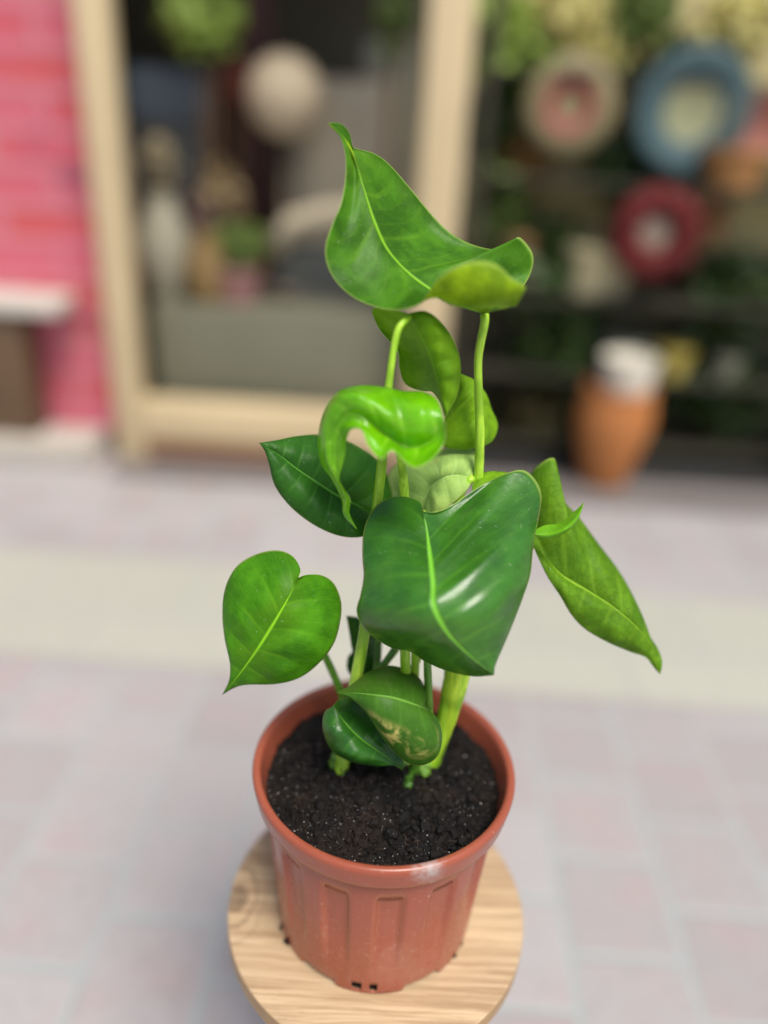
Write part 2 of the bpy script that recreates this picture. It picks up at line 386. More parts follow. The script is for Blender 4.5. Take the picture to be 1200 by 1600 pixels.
# little table at left
tx = X(95, 480, 2.36); tz = Zp(50, 462, 2.4)
tb = empty('side_table', (tx - .45, 2.42, .10), 'small brown table with a white top in front of the pink pillar', 'table')
mb = MB(); mb.box((tx - .8, 2.33, tz - .06), (tx, 2.52, tz), bev=.008); mb.build('tabletop', simple('white_top', (.58, .54, .47), .5, .1, 4), tb)
mb = MB(); mb.box((tx - .75, 2.36, .10), (tx - .17, 2.51, tz - .06), bev=.006); mb.build('cabinet_body', BROWN, tb)

# --- things inside the window (y is down in the photo)
def lathe_thing(name, prof, px, py, Y, mat, label, cat, group=None, Z=None, parts=None):
    p = at(px, py, Y); z = p.z if Z is None else Z
    o = MB(); o.lathe([(r, h) for r, h in prof], (0, 0, 0), 40)
    ob = o.build(name, mat); ob.location = (p.x, p.y, z); auto_smooth(ob, 40)
    return tag(ob, label, cat, group)
def pot_prof(r, h): return [(r * .72, 0), (r * .95, h * .86), (r * 1.06, h * .87), (r * 1.06, h), (r * .92, h), (r * .88, h * .9), (.001, h * .88)]
# low olive plinth that carries the display
plz = Zp(350, 455, 2.95)
mb = MB(); mb.box((lx1 + .02, 2.56, 0.02), (rx0 - .02, 2.75, Zp(350, 478, 2.56)), bev=.01); dplinth = mb.build('display_plinth', OLIVE)
tag(dplinth, 'wide low olive grey display block inside the left shop opening', 'display block')
PZ = Zp(350, 478, 2.56)
mb = MB(); mb.box((lx1 + .02, 2.78, .02), (rx0 - .02, 3.25, PZ + .02)); o = mb.build('display_shelf', DARK); tag(o, 'dark display counter behind the olive grey block', 'counter')
# grey glazed panes / mirrors
def box_thing(name, px0, py0, px1, py1, Y, dp, mat, label, cat, group=None, toZ=None, bev=.008):
    a = at(px0, (py0 + py1) / 2, Y); b = at(px1, (py0 + py1) / 2, Y); z1 = Zp((px0 + px1) / 2, py0, Y); z0 = Zp((px0 + px1) / 2, py1, Y) if toZ is None else toZ
    m_ = MB(); m_.box((a.x, Y, z0), (b.x, Y + dp, z1), bev=bev); o = m_.build(name, mat); return tag(o, label, cat, group)
PZ2 = PZ + .02
M = lambda n, c, r=.6: simple(n, c, r, .2, 6)

def foliage(name, c, rad, mat, label, cat='plant', n=160, size=.05, seed=1, group=None, base=None, stemr=.01, potmat=None, poth=.12, potr=.09):
    rnd = random.Random(seed)
    z0 = base if base is not None else c[2] - rad[2]
    t = empty(name, (c[0], c[1], z0), label, cat, group)
    m_ = MB()
    for i in range(n):
        d = Vector((rnd.gauss(0, 1), rnd.gauss(0, 1), rnd.gauss(0, 1))).normalized() * (rnd.random() ** .4)
        p = Vector((c[0] + d.x * rad[0], c[1] + d.y * rad[1], c[2] + d.z * rad[2]))
        s = size * rnd.uniform(.6, 1.3); q = Vector((rnd.gauss(0, 1), rnd.gauss(0, 1), rnd.gauss(0, .7) + .3)).normalized()
        a = q.orthogonal().normalized(); a = (Matrix.Rotation(rnd.uniform(0, 6.28), 3, q) @ a); b = q.cross(a)
        pts = [p - a * s, p - a * s * .3 + b * s * .42 + q * s * .1, p + a * s * .5 + b * s * .3, p + a * s - q * s * .2, p + a * s * .5 - b * s * .3, p - a * s * .3 - b * s * .42 + q * s * .1]
        m_.add(pts, [(0, 1, 2, 3, 4, 5)])
    m_.build('foliage', mat, t)
    st = MB()
    for k in range(5):
        e = Vector((c[0] + rnd.uniform(-.5, .5) * rad[0], c[1] + rnd.uniform(-.5, .5) * rad[1], c[2] + rnd.uniform(-.2, .5) * rad[2]))
        s0_ = Vector((c[0], c[1], z0 + (poth * .85 if potmat else 0)))
        st.tube([s0_, s0_.lerp(e, .5) + Vector((0, 0, .03)), e], [stemr, stemr * .8, stemr * .4], 6)
    st.build('stem', BROWN, t)
    if potmat:
        pm = MB(); pm.lathe(pot_prof(potr, poth), (c[0], c[1], z0), 28); o = pm.build('planter', potmat, t); auto_smooth(o, 40)
    return t
G_D = simple('dark_foliage', (.035, .070, .014), .5, .5, 8); G_M = simple('mid_foliage', (.13, .19, .04), .5, .5, 8)
G_L = simple('light_foliage', (.32, .45, .08), .5, .4, 8); G_Y = simple('yellow_foliage', (.66, .60, .22), .5, .3, 8)

def window_items():
    # round white paper lantern on a stand
    p = at(445, 150, 2.85); r = .15
    t = empty('floor_lamp', (p.x, p.y, PZ2), 'round cream paper shade on a thin stand inside the shop window', 'lamp')
    m_ = MB(); m_.lathe([(r * math.sin(math.pi * k / 14) + .001, -r * math.cos(math.pi * k / 14)) for k in range(15)], (p.x, p.y, p.z), 36); m_.build('lamp_shade', simple('cream_paper', (.50, .41, .28), .7, .05, 4), t)
    m_ = MB(); m_.lathe([(.09, 0), (.09, .02), (.012, .03), (.012, p.z - r - PZ2)], (p.x, p.y, PZ2), 20); m_.build('stand', M('bronze', (.12, .09, .06)), t)
    # green ball plant, upper
    q = at(318, 30, 2.8); foliage('ball_plant', (q.x, q.y, q.z), (.16, .13, .13), G_L, 'round yellow green plant high up in the shop window', n=260, size=.04, seed=3, base=PZ2, potmat=M('grey_pot', (.16, .17, .16)))
    # blue grey chest
    box_thing('storage_box', 195, 105, 325, 185, 2.9, .2, M('blue_grey', (.10, .14, .17)), 'blue grey box on top of the tall dark cabinet in the window', 'box')
    z_ = Zp(260, 185, 2.9); a = at(190, 300, 2.9); b = at(330, 300, 2.9)
    m_ = MB(); m_.box((a.x, 2.88, PZ2), (b.x, 3.18, z_), bev=.01); o = m_.build('cabinet', M('charcoal', (.035, .04, .04))); tag(o, 'tall charcoal cabinet under the blue grey box', 'cabinet')
    # pale vase, pedestal
    lathe_thing('vase', [(.05, 0), (.10, .12), (.11, .24), (.06, .34), (.05, .38), (.06, .40), (.045, .4), (.001, .38)], 255, 350, 2.66, M('sage_glaze', (.30, .28, .20)), 'tall dull sage vase on the olive grey block', 'vase', Z=PZ)
    lathe_thing('jug', [(.06, 0), (.09, .08), (.08, .18), (.05, .24), (.055, .27), (.04, .27), (.001, .25)], 262, 450, 2.64, M('amber_glaze', (.22, .14, .05)), 'brown amber jug beside the sage vase in the window', 'jug', Z=PZ)
    bpy.data.objects['jug'].location.x += .17
    q = at(345, 300, 2.75); foliage('dried_plant', (q.x, q.y, q.z), (.09, .07, .12), simple('straw', (.30, .22, .11), .6, .4, 9), 'straw coloured dried plant in front of the charcoal cabinet', n=120, size=.035, seed=61, base=PZ2 if q.y > 2.77 else PZ, potmat=M('umber_pot', (.16, .09, .05)))
    q = at(250, 250, 2.78); foliage('dried_plant', (q.x, q.y, q.z), (.07, .05, .09), simple('beige_heads', (.42, .36, .22), .6, .4, 9), 'pale beige dried flower heads above the sage vase', n=90, size=.03, seed=62, base=PZ2)
    q = at(215, 400, 2.8); foliage('potted_plant', (q.x, q.y, q.z), (.05, .05, .12), G_D, 'thin dark plant at the left end of the display counter', n=80, size=.03, seed=63, base=PZ2, potmat=M('brick_pot', (.25, .11, .06)), potr=.05)
    # red crate
    t = foliage('potted_plant', (X(375, 125, 2.95), 2.95, Zp(375, 130, 2.95)), (.10, .08, .07), simple('red_bloom', (.26, .07, .045), .6, .3, 8), 'rust red flowering plant left of the cream paper lamp', n=120, size=.035, seed=8, base=PZ2, potmat=M('dark_pot', (.05, .04, .035)))
    # pink pot with foliage
    x = X(372, 420, 2.66)
    foliage('potted_plant', (x, 2.66, PZ + .22), (.13, .08, .09), G_M, 'small leafy green plant in a dusty pink pot on the olive block', n=120, size=.04, seed=5, base=PZ, potmat=M('dusty_pink', (.30, .15, .14)), potr=.10, poth=.14)
    foliage('potted_plant', (X(312, 410, 2.68), 2.68, PZ + .3), (.07, .06, .14), simple('mauve_leaf', (.17, .11, .09), .6, .3, 8), 'slim mauve brown plant between the jug and the pink pot', n=90, size=.03, seed=15, base=PZ, potmat=M('brown_pot', (.12, .06, .03)), potr=.06, poth=.1)
    # cream arched chair back at right
    cx = X(520, 380, 2.66)
    t = empty('armchair', (cx, 2.9, .02), 'cream armchair with curved arms standing behind the upper plant leaves', 'chair')
    m_ = MB(); zc = Zp(520, 350, 2.8)
    m_.box((cx - .22, 3.0, PZ2), (cx + .24, 3.12, Zp(520, 120, 3.0)), bev=.04); m_.build('backrest', simple('cream_cloth', (.40, .35, .26), .8, .2, 4), t)
    m_ = MB(); m_.tube([Vector((cx - .26, 2.8, zc - .12)), Vector((cx - .18, 2.8, zc)), Vector((cx, 2.8, zc + .05)), Vector((cx + .2, 2.8, zc + .04)), Vector((cx + .32, 2.82, zc - .1))], [.045] * 5, 12); m_.build('armrest', simple('cream_arm', (.50, .43, .30), .7, .15, 4), t)
    m_ = MB(); m_.box((cx - .26, 2.8, .02), (cx + .32, 3.0, zc - .10), bev=.03); m_.build('seat', M('dark_cloth', (.05, .055, .05), .9), t)
    # small things near the frame at right
    box_thing('picture_frame', 566, 60, 640, 220, 3.2, .03, M('sage_picture', (.26, .26, .20)), 'pale sage picture board leaning behind the armchair', 'picture', toZ=PZ2)
    q = at(620, 40, 2.75); foliage('hanging_plant', (q.x, q.y, q.z + .05), (.07, .06, .18), G_M, 'dark green trailing plant beside the right cream post', n=110, size=.04, seed=23, base=PZ2)
    box_thing('tall_cabinet', 330, -40, 420, 95, 3.15, .12, M('deep_maroon', (.10, .035, .03)), 'deep maroon cabinet behind the green ball plant', 'cabinet', toZ=PZ2)
window_items()

# --- plant rack at right of the frame
RY = 2.62
rkx0, rkx1 = rx1 + .06, 3.2
rack = empty('plant_rack', ((rkx0 + rkx1) / 2, 2.8, .02), 'tall dark wooden rack full of plants and pots right of the cream post', 'rack')
shelfz = [Zp(950, y, RY) for y in (700, 590, 470, 285, 110)]
mb = MB(); mb.box((rkx0, 3.0, .02), (rkx1, 3.03, .90)); mb.build('back_panel', M('rack_back_dark', (.10, .09, .04)), rack, False)
mb = MB(); mb.box((rkx0, 3.0, .902), (rkx1, 3.03, 2.42)); mb.build('upper_panel', TAN, rack, False)
for z in shelfz:
    mb = MB(); mb.box((rkx0 + .042, RY if z < 1.25 else 2.74, z - .02), (rkx1 - .042, 2.998, z), bev=.002); mb.build('shelf', simple('shelf_dark', (.03, .028, .015), .7, .3, 5), rack)
for x in (rkx0, (rkx0 + rkx1) / 2 - .02, rkx1 - .04):
    mb = MB(); mb.box((x, RY - .045, .02), (x + .04, RY - .003, 2.42), bev=.003); mb.build('post', simple('post_dark', (.04, .034, .02), .7, .3, 5), rack)

def disc_thing(name, px, py, Y, r, cols, label, cat, group=None, ring=(.45, .8)):
    """dish standing on its rim, tipped back"""
    p = at(px, py, Y); t = MB()
    prof = [(.001, 0), (r * ring[0], .0), (r * (ring[0] + .03), -.004), (r * ring[1], -.012), (r, -.03), (r, -.022), (r * .5, .012), (.001, .012)]
    n = len(prof); seg = 48; v = []; f = []; mi = []
    for i in range(seg):
        a = 2 * math.pi * i / seg
        for rr, h in prof: v.append((p.x + rr * math.cos(a), p.y + h, p.z + rr * math.sin(a)))
    for i in range(seg):
        j = (i + 1) % seg
        for k in range(n - 1): f.append((i * n + k, j * n + k, j * n + k + 1, i * n + k + 1)); mi.append(0 if k < 2 else (1 if k < 3 else 2))
    o = mesh(name, v, f, cols, None, True, mi=mi); return tag(o, label, cat, group)
CRM = M('cream_glaze', (.24, .20, .10)); RED = M('red_glaze', (.24, .04, .035)); BLU = M('teal_glaze', (.05, .10, .11)); SAGE = M('pale_sage_glaze', (.28, .29, .16))
PINKG = M('salmon_glaze', (.30, .11, .08))
disc_thing('wall_plate', 890, 165, 2.76, .17, [CRM, RED, CRM], 'cream plate with a dull red ring on the upper board', 'plate', 'decorative plates on the rack', ring=(.28, .6))
disc_thing('wall_plate', 1080, 175, 2.75, .22, [SAGE, BLU, BLU], 'largest plate, teal rim around a pale sage middle', 'plate', 'decorative plates on the rack')
disc_thing('wall_plate', 1190, 200, 2.76, .15, [PINKG, PINKG, CRM], 'salmon pink plate at the right edge beyond the teal rimmed one', 'plate', 'decorative plates on the rack')
# red wreath
p = at(1022, 365, 2.56)
def torus_bumpy(c, Rr, r, seed):
    v = []; f = []; A, B = 64, 18
    for i in range(A):
        a = 2 * math.pi * i / A
        for j in range(B):
            b = 2 * math.pi * j / B
            q = Vector(((Rr + r * math.cos(b)) * math.cos(a), r * math.sin(b), (Rr + r * math.cos(b)) * math.sin(a)))
            k = 1 + .5 * noise.noise(q * 40 + Vector((seed, 0, 0)))
            cen = Vector((Rr * math.cos(a), 0, Rr * math.sin(a))); q = cen + (q - cen) * k
            v.append(Vector(c) + q)
    for i in range(A):
        for j in range(B): f.append((i * B + j, ((i + 1) % A) * B + j, ((i + 1) % A) * B + (j + 1) % B, i * B + (j + 1) % B))
    return v, f
v, f = torus_bumpy(p, .115, .052, 3)
wr = empty('wreath', p, 'deep red round wreath around a pale middle hanging on the rack', 'wreath')
mesh('ring', v, f, M('crimson_berries', (.11, .003, .004), .8), wr)
mb = MB(); mb.lathe([(.001, -.01), (.075, -.01), (.08, 0), (.075, .01), (.001, .01)], p, 30, axis='Y'); mb.build('centre', M('pale_centre', (.42, .33, .25)), wr)

# big orange planter on the floor + white pot on it
pb = atz(948, 768, 0.0); pb.z = 0; pb.y += .09; topz = Zp(975, 606, pb.y)
t = MB(); hh = topz; rr = .19
t.lathe([(.085, 0), (.09, .01), (.125, hh * .35), (.155, hh * .68), (.150, hh * .80), (.138, hh * .94), (.142, hh), (.122, hh), (.115, hh * .9), (.001, hh * .88)], (0, 0, 0), 48)
o = t.build('floor_planter', M('orange_terracotta', (.46, .17, .045))); o.location = (pb.x, pb.y, 0.001); auto_smooth(o, 50)
tag(o, 'large tapering orange terracotta planter on the floor beneath the red wreath', 'planter')
t = MB(); h2 = Zp(978, 548, pb.y) - topz + .02
t.lathe([(.088, 0), (.108, h2 * .8), (.112, h2), (.10, h2), (.097, h2 * .8), (.001, h2 * .75)], (0, 0, 0), 40)
o = t.build('plant_pot', M('white_glaze', (.70, .66, .55))); o.location = (pb.x + .02, pb.y, topz * .9); auto_smooth(o, 50)
tag(o, 'white round pot set in the top of the orange planter', 'pot')

def fol(px, py, Y, rpx, rpy, mat, label, seed, n=170, size=.055, base=None, potmat=None, cat='plant', name='leafy_plant', group='plants on and around the rack'):
    p = at(px, py, Y); k = depth(p) / 1200
    return foliage(name, p, (rpx * k, min(rpx * k, .17), rpy * k / .93), mat, label, cat, n, size, seed, group, base, potmat=potmat)
def sh(z): # nearest shelf below z
    return max([0.0201] + [s for s in shelfz if s < z])
def bz(px, py, Y, rpy):
    return sh(Zp(px, py + rpy * .6, Y))
items = [
 (930, 90, 50, 40, G_Y, 'olive yellow plant between the two upper plates', 46),
 (830, 250, 30, 40, simple('orange_brown_leaf', (.38, .20, .06), .5, .3, 8), 'orange brown leaved plant left below the red ringed plate', 47),
 (1100, 330, 40, 40, simple('russet_leaf', (.30, .14, .05), .5, .3, 8), 'russet leaved plant right of the wreath top', 48),
 (850, 120, 40, 40, G_L, 'fresh green plant left above the red ringed plate', 49),
 (780, 55, 60, 60, G_L, 'light green bushy plant at the top beside the cream post', 31),
 (880, 20, 60, 45, G_Y, 'yellow green feathery plant above the red ringed plate', 32),
 (1000, 30, 60, 55, G_M, 'olive green plant above and left of the teal plate', 33),
 (1060, 105, 45, 35, G_D, 'almost black plant just above the teal plate', 34),
 (1150, 40, 60, 50, G_Y, 'pale yellow leaved plant in the top right corner', 35),
 (765, 190, 38, 60, G_D, 'narrow dark plant between the cream post and the ringed plate', 36),
 (780, 330, 50, 60, G_M, 'mid green plant low beside the cream post', 37),
 (840, 420, 75, 80, G_D, 'broad dark green bush right of the tallest monstera leaf', 38),
 (870, 540, 80, 70, G_D, 'dark bush left of the white pot', 39),
 (970, 265, 45, 45, G_D, 'small dark plant directly under the teal rimmed plate', 40),
 (1140, 470, 70, 80, G_D, 'dark green bush right of the red wreath', 41),
 (1120, 610, 80, 60, G_D, 'dark low bush right of the orange planter', 42),
 (900, 450, 35, 45, G_M, 'bright green sprig between the dark bush and the wreath', 43),
 (830, 640, 60, 50, simple('dry_foliage', (.07, .06, .02), .6, .4, 8), 'brownish low plant left of the orange planter', 44),
 (1100, 230, 60, 30, G_M, 'small green plant below right of the teal plate', 45),
]
for (px, py, rx, ry, mt, lb, sd_) in items:
    Yv = 2.90 if py < 280 else 2.80
    fol(px, py, Yv, rx, ry, mt, lb, sd_, base=bz(px, py, Yv, ry), potmat=None, n=200 if rx > 60 else 130)
def shelf_pot(px, py, Y, r, h, mat, label, group='pots on the rack'):
    z = sh(Zp(px, py, Y) + .02); o = MB(); o.lathe(pot_prof(r, h), (0, 0, 0), 36); ob = o.build('plant_pot', mat); ob.location = (X(px, py, Y), Y, z + .001); auto_smooth(ob, 40); tag(ob, label, 'pot', group)
shelf_pot(1140, 290, 2.72, .13, .14, M('ochre_pot', (.42, .20, .06)), 'wide ochre brown pot below the salmon pink plate')
shelf_pot(940, 300, 2.74, .11, .20, M('khaki_pot', (.55, .48, .28)), 'khaki beige pot below the red ringed plate')
shelf_pot(960, 400, 2.74, .09, .17, M('khaki_grey_pot', (.34, .30, .18)), 'dull grey khaki pot left of the wreath')
shelf_pot(820, 300, 2.76, .07, .22, M('copper_pot', (.30, .17, .07)), 'slim copper coloured pot beside the khaki one')
shelf_pot(1060, 520, 2.70, .075, .12, M('mustard_pot', (.45, .36, .07)), 'mustard yellow pot above the white one')
shelf_pot(1145, 530, 2.70, .06, .10, M('grey_green_pot', (.22, .22, .16)), 'little grey pot at the far right of the rack')
shelf_pot(985, 490, 2.72, .10, .14, M('slate_pot', (.12, .125, .10)), 'slate grey pot directly above the white one')

# ------------------------------------------------------------------ stool
SC = Vector((.002, -.0127))
SR = .1527
stool = empty('round_stool', (SC.x, SC.y, 0), 'round light oak topped stool under the terracotta pot', 'stool')
mb = MB(); th = .020
pr = [(.001, STOOL_Z), (SR - .0012, STOOL_Z), (SR - .0004, STOOL_Z - .0008)]
mb.lathe([(SR - .0004, STOOL_Z - .0008), (SR - .0012, STOOL_Z), (SR * .6, STOOL_Z), (.001, STOOL_Z)], (SC.x, SC.y, 0), 128, cap=False)
o = mb.build('seat_top', WOOD, stool); 
for p_ in o.data.polygons: p_.use_smooth = False
mb = MB(); mb.lathe([(.001, STOOL_Z - th), (SR - .001, STOOL_Z - th), (SR, STOOL_Z - th + .001), (SR, STOOL_Z - .0012), (SR - .0004, STOOL_Z - .0008)], (SC.x, SC.y, 0), 128, cap=False); o = mb.build('edge_band', EDGE, stool); auto_smooth(o)
for k in range(4):
    a = R(45 + 90 * k); tp = Vector((SC.x + .085 * math.cos(a), SC.y + .085 * math.sin(a), STOOL_Z - th)); bt = Vector((SC.x + .135 * math.cos(a), SC.y + .135 * math.sin(a), 0))
    mb = MB(); mb.tube([bt, bt.lerp(tp, .5), tp], [.011, .013, .015], 14); mb.build('leg', EDGE, stool)

# ------------------------------------------------------------------ pot
pot = empty('flower_pot', (0, 0, STOOL_Z), 'ribbed terracotta coloured plastic pot with scuffs standing on the round stool', 'pot')
NF = 14; A = 14 * 24
FB = -R(90)
def sstep(x, a, b):
    t = min(max((x - a) / (b - a), 0), 1); return t * t * (3 - 2 * t)
zs = [0.0, .003, .0085, .0140, .018, .022, .03, .045, .06, .08, .10, .115, .125, .129, .133, .137, .142, .150, .1555, .1575, .1585, .1595, .164, .170, .175, .179, .1815, .1828, .183, .1825, .1800, .176, .16, .13]
prof = []
for k, z in enumerate(zs):
    body = .0985 + (.1130 - .0985) * (z / .1575)
    if k <= 18: r = body if z < .1555 else body
    elif k == 19: r = .1135
    elif k == 20: r = .1200
    elif k == 21: r = .1212
    elif k == 22: r = .1222
    elif k == 23: r = .1232
    elif k == 24: r = .1242
    elif k == 25: r = .1247
    elif k == 26: r = .1240
    elif k == 27: r = .1225
    elif k == 28: r = .1205
    elif k == 29: r = .1185
    elif k == 30: r = .1165
    elif k == 31: r = .1155
    elif k == 32: r = .1115
    else: r = .106
    prof.append(r)
V_ = []; F_ = []; n = len(zs)
hole_deg = []
for i in range(A):
    a = 2 * math.pi * i / A + FB
    fa = ((a - FB) / (2 * math.pi) * NF + .02) % 1.0
    rec = sstep(fa, -.01, .10) * (1 - sstep(fa, .47, .60))
    # feet: six scallops at the bottom
    ga = ((a - FB) / (2 * math.pi) * 6 + .5) % 1.0; gap = sstep(abs(ga - .5), .30, .34)
    for k, z in enumerate(zs):
        r = prof[k]
        if k <= 18:
            w_ = sstep(z, .022, .085) * (1 - sstep(z, .126, .1425))
            r -= .0052 * rec * w_
            if z < .0088: z = max(z, .0055 * gap + z * .05); r -= .001 * gap
        V_.append((r * math.cos(a), r * math.sin(a), STOOL_Z + z + .0006))
for i in range(A):
    j = (i + 1) % A
    da = math.degrees(2 * math.pi * (i + .5) / A); da = (da + 180) % 360 - 180
    for k in range(n - 1):
        if k in (1, 2) and (-9.2 < da < -4.6 or 0.2 < da < 4.8) : continue
        F_.append((i * n + k, j * n + k, j * n + k + 1, i * n + k + 1))
# turn so that the foot with the two drain holes faces the camera side
ca, sa = math.cos(R(-1)), math.sin(R(-1))
PY = -.002
V_ = [(x * ca - y * sa, x * sa + y * ca - .0120 * (1 - (z - STOOL_Z) / POT_H), z) for x, y, z in V_]
o = mesh('pot_body', V_, F_, POT, pot); 
sm = o.modifiers.new('solid', 'SOLIDIFY'); sm.thickness = .0016; sm.offset = -1
auto_smooth(o, 50)

# ------------------------------------------------------------------ soil
SOIL_Z = RIM_Z - .024
def soil_h(x, y):
    r = math.hypot(x, y); h = .012 * (1 - (r / .11) ** 2)
    p_ = Vector((x, y, 0))
    h += .0062 * noise.fractal(p_ * 42, 1.0, 2.0, 3) + .0058 * abs(noise.fractal(p_ * 120 + Vector((5, 2, 0)), .8, 2.0, 5))
    return SOIL_Z + h
mb = MB(); N = 210; RS = .1125; idx = {}; V_ = []; F_ = []
for i in range(N + 1):
    rr = RS * (i / N) ** .75 if i else 0
rings = 120; seg = 400
V_.append((0, 0, soil_h(0, 0)))
for i in range(1, rings + 1):
    rr = RS * (i / rings)
    for k in range(seg):
        a = 2 * math.pi * k / seg; x, y = rr * math.cos(a), rr * math.sin(a)
        V_.append((x, y, soil_h(x, y)))
for k in range(seg): F_.append((0, 1 + k, 1 + (k + 1) % seg))
for i in range(rings - 1):
    for k in range(seg):
        a0 = 1 + i * seg + k; a1 = 1 + i * seg + (k + 1) % seg; F_.append((a0, a0 + seg, a1 + seg, a1))
base = len(V_)
for z, rr in ((SOIL_Z - .012, .1030), (SOIL_Z - .03, .0990), (STOOL_Z + .02, .0950), (STOOL_Z + .0012, .0950)):
    for k in range(seg):
        a = 2 * math.pi * k / seg; V_.append((rr * math.cos(a), rr * math.sin(a) - (.0095 if z < STOOL_Z + .03 else .001), z))
last = 1 + (rings - 1) * seg
for L0, L1 in ((last, base), (base, base + seg), (base + seg, base + 2 * seg), (base + 2 * seg, base + 3 * seg)):
    for k in range(seg): F_.append((L0 + k, L1 + k, L1 + (k + 1) % seg, L0 + (k + 1) % seg))
F_.append(tuple(base + 3 * seg + k for k in range(seg)))
mb.add(V_, F_)
rnd = random.Random(7)
ico = bmesh.new(); bmesh.ops.create_icosphere(ico, subdivisions=1, radius=1); IV = [v.co.copy() for v in ico.verts]; IF = [tuple(v.index for v in f.verts) for f in ico.faces]; ico.free()
ico = bmesh.new(); bmesh.ops.create_icosphere(ico, subdivisions=2, radius=1); IV2 = [v.co.copy() for v in ico.verts]; IF2 = [tuple(v.index for v in f.verts) for f in ico.faces]; ico.free()
def chunk(p, r, m_, big=False):
    q = Matrix.Rotation(rnd.uniform(0, 6.28), 3, Vector((rnd.gauss(0, 1), rnd.gauss(0, 1), rnd.gauss(0, 1))).normalized())
    vv = IV2 if big else IV; sx, sy, sz = rnd.uniform(.7, 1.2), rnd.uniform(.6, 1.1), rnd.uniform(.5, .9)
    s_ = rnd.uniform(0, 99)
    mb.add([p + q @ Vector((v.x * sx, v.y * sy, v.z * sz)) * r * (1 + .45 * noise.noise(v * 1.8 + Vector((s_, 0, 0)))) for v in vv], IF2 if big else IF, m_)
def rp(rmax=.109):
    rr = rmax * math.sqrt(rnd.random()); a = rnd.uniform(0, 6.283); return rr * math.cos(a), rr * math.sin(a)
for _ in range(4200):
    x, y = rp(); r = .0006 + .0020 * rnd.random() ** 3; chunk(Vector((x, y, soil_h(x, y) + r * .35)), r, 0)
for _ in range(230):
    x, y = rp(.104); r = rnd.uniform(.0025, .0068); chunk(Vector((x, y, soil_h(x, y) + r * .1)), r, 0, True)
for _ in range(520):
    x, y = rp(); r = rnd.uniform(.00025, .00052) + (.0006 * rnd.random() if rnd.random() < .08 else 0); chunk(Vector((x, y, soil_h(x, y) + r * .5 + .0006)), r, 1)
for _ in range(70):
    x, y = rp(.098); r = rnd.uniform(.005, .0088); chunk(Vector((x, y, soil_h(x, y) - r * .25)), r, 0, True)
for _ in range(170):
    x, y = rp(.104); a = rnd.uniform(0, 6.28); L = rnd.uniform(.004, .018); pts = []
    for k in range(5):
        xx, yy = x + math.cos(a) * L * k / 4, y + math.sin(a) * L * k / 4; a += rnd.uniform(-.5, .5)
        if math.hypot(xx, yy) > .110: break
        pts.append(Vector((xx, yy, soil_h(xx, yy) + .0012 + .001 * rnd.random())))
    if len(pts) > 2: mb.tube(pts, [.00022] * len(pts), 4, 2)
soil = mb.build('potting_soil', [SOIL, PERL, FIBR], None, True); auto_smooth(soil, 38); soil.location.y = PY
tag(soil, 'black crumbly potting soil with white perlite specks filling the pot', 'soil', kind='stuff')

# crumbs of soil that fell on the stool
k_ = 0
for (px, py, r, lab) in ((440, 1449, .0034, 'soil crumb left of the pot foot, the farther of two'), (449, 1474, .0030, 'soil crumb left of the pot foot, the nearer of two'), (716, 1470, .0030, 'soil crumb right of the pot foot, the farther of two'), (708, 1489, .0034, 'soil crumb right of the pot foot, the nearer of two')):
    p = atz(px, py, STOOL_Z); mb = MB()
    for j in range(5): mb.blob(p + Vector((rnd.uniform(-.0022, .0022), rnd.uniform(-.004, .004), r * .35 + rnd.uniform(0, .001))), r * rnd.uniform(.35, .8), 2, .35, seed=j + px)
    tag(mb.build('soil_crumb', SOIL), lab, 'soil crumb', 'soil crumbs on the stool')

